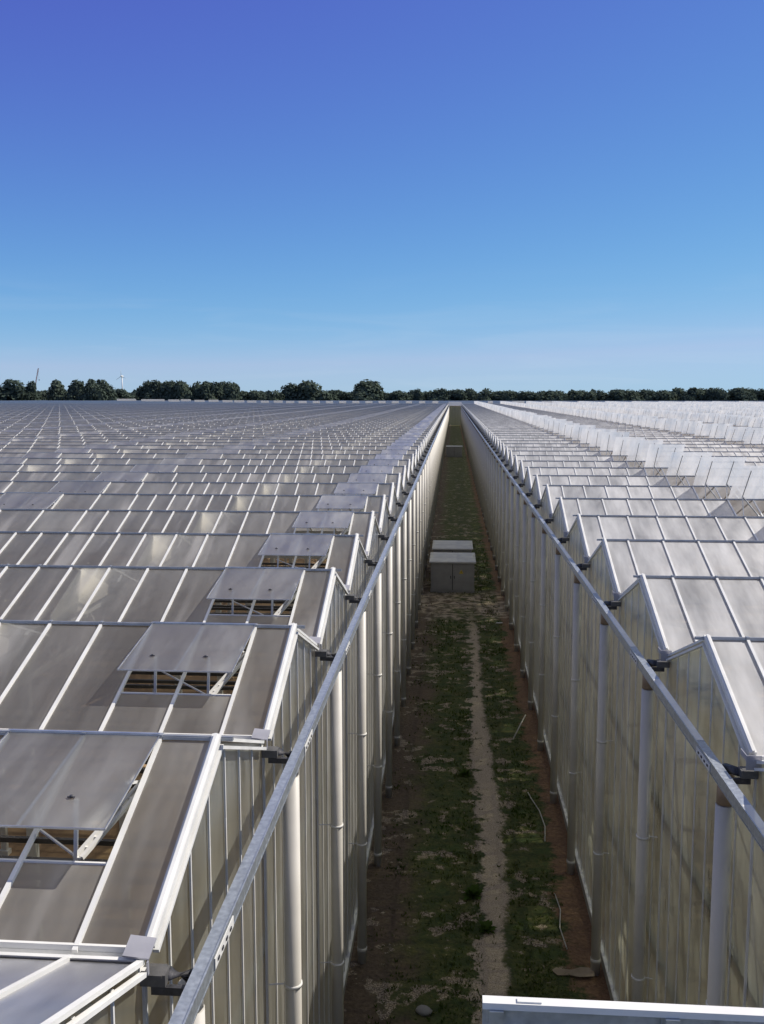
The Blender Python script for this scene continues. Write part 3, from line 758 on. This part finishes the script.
# ------------------------------------------------------------------ distant trees
def crown_mesh(name, seed, rx, rz, n, leaf, lobes, mat):
    rn = random.Random(seed); p = MB()
    L = [(rn.uniform(-.5,.5)*rx, rn.uniform(-.4,.4)*rx, rn.uniform(-.55,.6)*rz, rn.uniform(.34,.6)) for _ in range(lobes)] + [(0,0,-.1*rz,.72)]
    for k in range(n):
        lx_, ly_, lz_, lr = rn.choice(L)
        a = rn.uniform(0, 6.283); c = rn.uniform(-1, 1); s = math.sqrt(1-c*c); q = rn.uniform(.55, 1.04)
        pt = Vector((lx_+math.cos(a)*s*lr*rx*q, ly_+math.sin(a)*s*lr*rx*q, lz_+c*lr*rz*q))
        nrm = Vector((math.cos(a)*s+rn.uniform(-.7,.7), math.sin(a)*s+rn.uniform(-.7,.7), c+rn.uniform(-.5,.9))).normalized()
        t = nrm.orthogonal().normalized(); b_ = nrm.cross(t); sz = leaf*rn.uniform(.5, 1.2)
        an = rn.uniform(0, 6.28); t, b_ = t*math.cos(an)+b_*math.sin(an), b_*math.cos(an)-t*math.sin(an)
        p.add([pt-t*sz*.6, pt-b_*sz*.5+t*sz*.1, pt+t*sz*.7, pt+b_*sz*.5], [(0,1,2,3)])
    for ax in range(3):     # unit width, depth and height
        lo = min(v[ax] for v in p.v); hi = max(v[ax] for v in p.v)
        p.v = [tuple((v[i]-(lo+hi)/2)/(hi-lo) if i == ax else v[i] for i in range(3)) for v in p.v]
    return p.mesh(name, mat)
def trunk_mesh(name, h, r, spread, seed):
    rn = random.Random(seed); p = MB()
    p.tube([(0,0,-0.3),(0.1,0,h*.4),(0,0.1,h)], [r, r*.75, r*.35], 8)
    for k in range(5):
        a = rn.uniform(0, 6.28); z = h*rn.uniform(.45,.85)
        p.tube([(0,0,z),(math.cos(a)*spread*.5, math.sin(a)*spread*.5, z+h*.22)], [r*.4, r*.12], 6)
    return p.mesh(name, M['bark'])
kinds = []
for i in range(8):
    hgt = 1.0
    kinds.append((crown_mesh('crown', 40+i, 0.42+0.05*(i % 3), 0.46, 3200, 0.075, 7+i % 4, M['leaf'] if i % 2 else M['leaf_dark']), trunk_mesh('trunk', 0.75, 0.028, 0.5, i)))
def tree(px, top, wpx, Y, k, label, group, elong=None):
    """a tree at distance Y whose crown top shows at image row `top` and is wpx wide."""
    X = Y*math.tan(math.atan((px-382)/956)-0.0742)
    H = CAMZ + (396.1-top)*Y/956*1.0
    W = wpx*Y/956
    root = empty('tree', (X, Y, 0)); tag(root, label, 'tree', group)
    cm, tm = kinds[k % len(kinds)]
    low = 0.03*H
    c = link('crown', cm, root, (0, 0, low+(H-low)*0.5), k*1.7)
    c.scale = (W*1.42, W*1.42, (H-low))
    t = link('trunk', tm, root, (0, 0, 0)); t.scale = (H*0.8, H*0.8, H*0.8)
rt = random.Random(21)
G1 = 'big trees along the left skyline'
for px, top, w, lab in [(8,377.5,26,'tall broad tree at the very left edge of the skyline'),(30,380,15,'round tree just left of the gap beside the thin red crane'),(59,378.5,15,'lone rounded tree right of the red crane boom'),
                    (76,378.5,17,'first big tree of the clump left of the wind turbine'),(94,378,19,'middle tree of the clump left of the wind turbine, tallest there'),(110,378.5,19,'last big tree of the clump, right beside the wind turbine')]:
    tree(px, top, w, 620+rt.uniform(-15,15), int(abs(px)), lab or 'tall tree just outside the left edge of the view', G1)
for i in range(13):
    tree(148+i*7.0, 379.4+0.14*i+rt.uniform(-.4,.4), 16, 640+rt.uniform(-8,8), i, 'tree in the dense level-topped row right of the wind turbine', 'trees of the dense level-topped row')
tree(232, 383, 14, 630, 3, 'rounded tree ending the dense row at its right', None)
tree(297, 382.5, 24, 620, 2, 'left half of the paired broad trees, slightly lower crown', 'paired broad trees'); tree(310, 380, 28, 622, 5, 'right and taller of the paired broad trees', 'paired broad trees')
tree(367, 379, 25, 615, 1, 'round-topped solitary tree standing above the bushes left of the corridor', None)
for i, px in enumerate(range(2, 145, 9)):
    tree(px, 389.0+rt.uniform(-1,1.2), 19, 660+rt.uniform(-10,10), i, 'low tree filling the base of the left skyline below the big trees', 'low trees below the left skyline')
for i, px in enumerate(list(range(238, 292, 9))+list(range(322, 436, 8))):
    tree(px, 390.5+rt.uniform(-1.2,1.0), 18, 640+rt.uniform(-12,12), i+3, 'low bushy tree in the uneven hedge left of the corridor end', 'low bushy trees left of the corridor')
tree(419, 388, 9, 620, 4, 'small pointed tree just left of the corridor end', None)
for i in range(7):
    tree(438+i*7.5, 388.4+rt.uniform(-.6,.7), 17, 615+rt.uniform(-8,8), i+1, 'tree in the dense clump directly above the corridor end', 'trees above the corridor end')
for i in range(42):
    px = 492+i*7.4
    gap = 3.2 if 23 <= i <= 24 or 14 <= i <= 14 else 0
    tp = 390.2 if px < 600 else (389.3 if px < 660 else 387.6)
    tree(px, tp+gap+rt.uniform(-0.7,0.8), 18+rt.uniform(-3,4), 610+rt.uniform(-12,12), i*3, 'tree in the long dark row beyond the right greenhouse', 'trees beyond the right greenhouse')
# low undergrowth behind the crowns
ug = MB(); rn = random.Random(9)
for k in range(9000):
    x = rn.uniform(-400, 300); y = 660+rn.uniform(0, 14); z = abs(rn.gauss(0, 5.5))
    if z > 14: continue
    a = rn.uniform(0, 6.28); s = rn.uniform(1.2, 2.4)
    ug.add([(x-s, y+math.sin(a)*s, z-s*.5), (x+s*.4, y-s*.3, z-s), (x+s, y-math.sin(a)*s, z+s*.4), (x-s*.2, y, z+s)], [(0,1,2,3)])
struct(link('undergrowth', ug.mesh('undergrowth', M['leaf_dark'])), 'stuff')

# ------------------------------------------------------------------ wind turbine and crane, far off
def at(px, Y): return Y*math.tan(math.atan((px-382)/956)-0.0742)
Y = 2000; hub = CAMZ + (396.1-376.5)*Y/956
root = empty('wind_turbine', (at(124.5, Y), Y, 0)); tag(root, 'small white wind turbine far off on the left skyline', 'wind turbine')
p = MB(); p.tube([(0,0,0),(0,0,hub)], [1.7, 1.0], 12); link('tower', p.mesh('tower', M['turb']), root)
p = MB(); p.box((-1.7,-4,hub-1.2), (1.7,4,hub+2.4)); p.tube([(0,-5.6,hub+.6),(0,-4,hub+.6)], [0.8,1.9], 10); link('nacelle', p.mesh('nacelle', M['turb']), root)
for a in (94, 214, 334):
    d = Vector((math.cos(R(a)), 0, math.sin(R(a)))); s = Vector((-d.z, 0, d.x)); c = Vector((0, -4.9, hub+.6))
    p = MB(); vs = []
    for t, w in ((0,.6),(.2,1.0),(.6,.65),(1,.2)):
        q = c+d*(1+13*t); vs += [q-s*w*.5+Vector((0,-.25,0)), q+s*w*.5, q-s*w*.5+Vector((0,.25,0))]
    fs_ = [(0,1,2),(11,10,9)]
    for i in range(3):
        for j in range(3): fs_.append((i*3+j, i*3+(j+1)%3, i*3+3+(j+1)%3, i*3+3+j))
    p.add(vs, fs_); link('blade', p.mesh('blade', M['turb']), root)
Y = 760; x0 = at(33.5, Y); tip = Vector((at(42, Y)-x0, 0, CAMZ+(396.1-368)*Y/956)); ba = Vector((0, 0, 2.2))
root = empty('crane', (x0, Y, 0)); tag(root, 'crane with a thin red lattice boom above the left trees', 'crane')
p = MB(); p.box((-3.2,-2,1.2),(2.2,2,3.4)); p.box((0.6,-1.9,3.4),(2.1,-.4,4.8)); link('cab', p.mesh('cab', M['red']), root)
p = MB(); p.box((-3,-2.6,-.1),(3,-1.6,1.15)); p.box((-3,1.6,-.1),(3,2.6,1.15)); p.box((-1,-1.6,.4),(1,1.6,1.19)); link('crawler_tracks', p.mesh('crawler_tracks', M['dark']), root)
p = MB(); nseg = 22
for (a, c) in ((-.5,-.5),(.5,-.5),(.5,.5),(-.5,.5)):
    p.beam(ba+Vector((a,c,0)), tip+Vector((a*.4,c*.4,0)), .12, .12)
for k in range(nseg):
    q0, q1 = ba.lerp(tip, k/nseg), ba.lerp(tip, (k+1)/nseg); e = 1 if k % 2 else -1
    for c in (-.45, .45): p.beam(q0+Vector((-.45*e,c,0)), q1+Vector((.45*e,c,0)), .08, .08)
link('boom', p.mesh('boom', M['red']), root)
p = MB(); p.tube([tip, tip+Vector((0.2,0,-9))], 0.06, 6); p.box((tip.x, -.3, tip.z-9.8), (tip.x+.6, .3, tip.z-9)); link('hoist_rope', p.mesh('hoist_rope', M['dark']), root)

# ------------------------------------------------------------------ camera, light, world
cam = bpy.data.cameras.new('camera'); co = bpy.data.objects.new('camera', cam); COL.objects.link(co)
PIT, YAW, F = 0.1207, 0.0742, 956.0
co.location = (0, 0, CAMZ); co.rotation_euler = (math.pi/2-PIT, 0, YAW)
cam.sensor_fit = 'VERTICAL'; cam.sensor_height = 36.0; cam.sensor_width = 36.0
cam.lens = 36.0*F/1024; cam.clip_start = 0.1; cam.clip_end = 20000
S.camera = co
sd = Vector((math.sin(R(SUN_AZ))*math.cos(R(SUN_EL)), math.cos(R(SUN_AZ))*math.cos(R(SUN_EL)), math.sin(R(SUN_EL))))
su = bpy.data.lights.new('sun', 'SUN'); su.energy = 5.0; su.angle = R(0.53); su.color = (1.0, 0.925, 0.82)
so = bpy.data.objects.new('sun', su); COL.objects.link(so); so.rotation_euler = sd.to_track_quat('Z', 'Y').to_euler(); so.location = (40, 40, 60)
w = bpy.data.worlds.new('World'); S.world = w; w.use_nodes = True
nt = w.node_tree; bg = nt.nodes['Background']
sk = nt.nodes.new('ShaderNodeTexSky'); sk.sky_type = 'NISHITA'; sk.sun_disc = False
sk.sun_elevation = R(SUN_EL); sk.sun_rotation = R(SUN_AZ); sk.altitude = 3000; sk.air_density = 1.0; sk.dust_density = 1.0; sk.ozone_density = 5.0
# the phone camera's colour response, per channel: exp(a L^2 + b L + c) of the log radiance L
sp_ = nt.nodes.new('ShaderNodeSeparateColor'); cb = nt.nodes.new('ShaderNodeCombineColor'); nt.links.new(sk.outputs['Color'], sp_.inputs[0])
def wm(op, a, b=None, c=None):
    n = nt.nodes.new('ShaderNodeMath'); n.operation = op
    for i, v in enumerate((a, b, c)):
        if v is None: continue
        if isinstance(v, (int, float)): n.inputs[i].default_value = v
        else: nt.links.new(v, n.inputs[i])
    return n.outputs[0]
for ci, (qa, qb, qc, lo, hi) in enumerate(((0.2805, 2.014, 0.905, -3.0, -1.08), (-0.4467, -0.1923, -0.515, -2.3, -0.45), (-0.1423, 0.1872, -0.110, -1.5, -0.3))):
    L = wm('LOGARITHM', wm('MAXIMUM', wm('MULTIPLY', sp_.outputs[ci], 0.08), 0.001), math.e)
    L = wm('MINIMUM', wm('MAXIMUM', L, lo), hi)
    nt.links.new(wm('MULTIPLY', wm('EXPONENT', wm('ADD', wm('MULTIPLY', wm('ADD', wm('MULTIPLY', L, qa), qb), L), qc)), 10.0), cb.inputs[ci])
# pale veil added overhead, out of view, to neutralise the blue ambient light
tcw = nt.nodes.new('ShaderNodeTexCoord'); sx = nt.nodes.new('ShaderNodeSeparateXYZ'); nt.links.new(tcw.outputs['Generated'], sx.inputs[0])
mrw = nt.nodes.new('ShaderNodeMapRange'); mrw.interpolation_type = 'SMOOTHSTEP'; mrw.inputs['From Min'].default_value = 0.37; mrw.inputs['From Max'].default_value = 0.55; mrw.inputs['To Max'].default_value = 0.85
nt.links.new(sx.outputs['Z'], mrw.inputs['Value'])
mxw = nt.nodes.new('ShaderNodeMix'); mxw.data_type = 'RGBA'; mxw.inputs[7].default_value = (2.9, 3.15, 3.7, 1)
nt.links.new(mrw.outputs['Result'], mxw.inputs['Factor']); nt.links.new(cb.outputs[0], mxw.inputs[6])
# faint wisps of cirrus low over the trees
mpw = nt.nodes.new('ShaderNodeMapping'); mpw.inputs['Scale'].default_value = (5, 5, 55); nt.links.new(tcw.outputs['Generated'], mpw.inputs[0])
nw = nt.nodes.new('ShaderNodeTexNoise'); nw.inputs['Scale'].default_value = 1.0; nw.inputs['Detail'].default_value = 6; nw.inputs['Distortion'].default_value = 0.6; nt.links.new(mpw.outputs[0], nw.inputs['Vector'])
rw = ramp(nt, [(0.5, (0,0,0,1)), (0.75, (1,1,1,1))]); nt.links.new(nw.outputs['Fac'], rw.inputs['Fac'])
zlo = nt.nodes.new('ShaderNodeMapRange'); zlo.interpolation_type = 'SMOOTHSTEP'; zlo.inputs['From Min'].default_value = 0.14; zlo.inputs['From Max'].default_value = 0.05; nt.links.new(sx.outputs['Z'], zlo.inputs['Value'])
mcw = nt.nodes.new('ShaderNodeMix'); mcw.data_type = 'RGBA'; mcw.inputs[7].default_value = (7.0, 7.6, 8.6, 1)
nt.links.new(wm('MULTIPLY', wm('MULTIPLY', rw.outputs['Color'], zlo.outputs['Result']), 0.11), mcw.inputs['Factor']); nt.links.new(mxw.outputs[2], mcw.inputs[6])
nt.links.new(mcw.outputs[2], bg.inputs['Color']); bg.inputs['Strength'].default_value = 0.1
S.view_settings.view_transform = 'Standard'; S.view_settings.look = 'None'; S.view_settings.exposure = 0.0; S.view_settings.gamma = 1
S.render.engine = 'CYCLES'
cy = S.cycles
cy.use_denoising = True; cy.max_bounces = 10; cy.transparent_max_bounces = 24; cy.diffuse_bounces = 3; cy.glossy_bounces = 3; cy.transmission_bounces = 8
cy.sample_clamp_indirect = 4.0; cy.caustics_reflective = False; cy.caustics_refractive = False
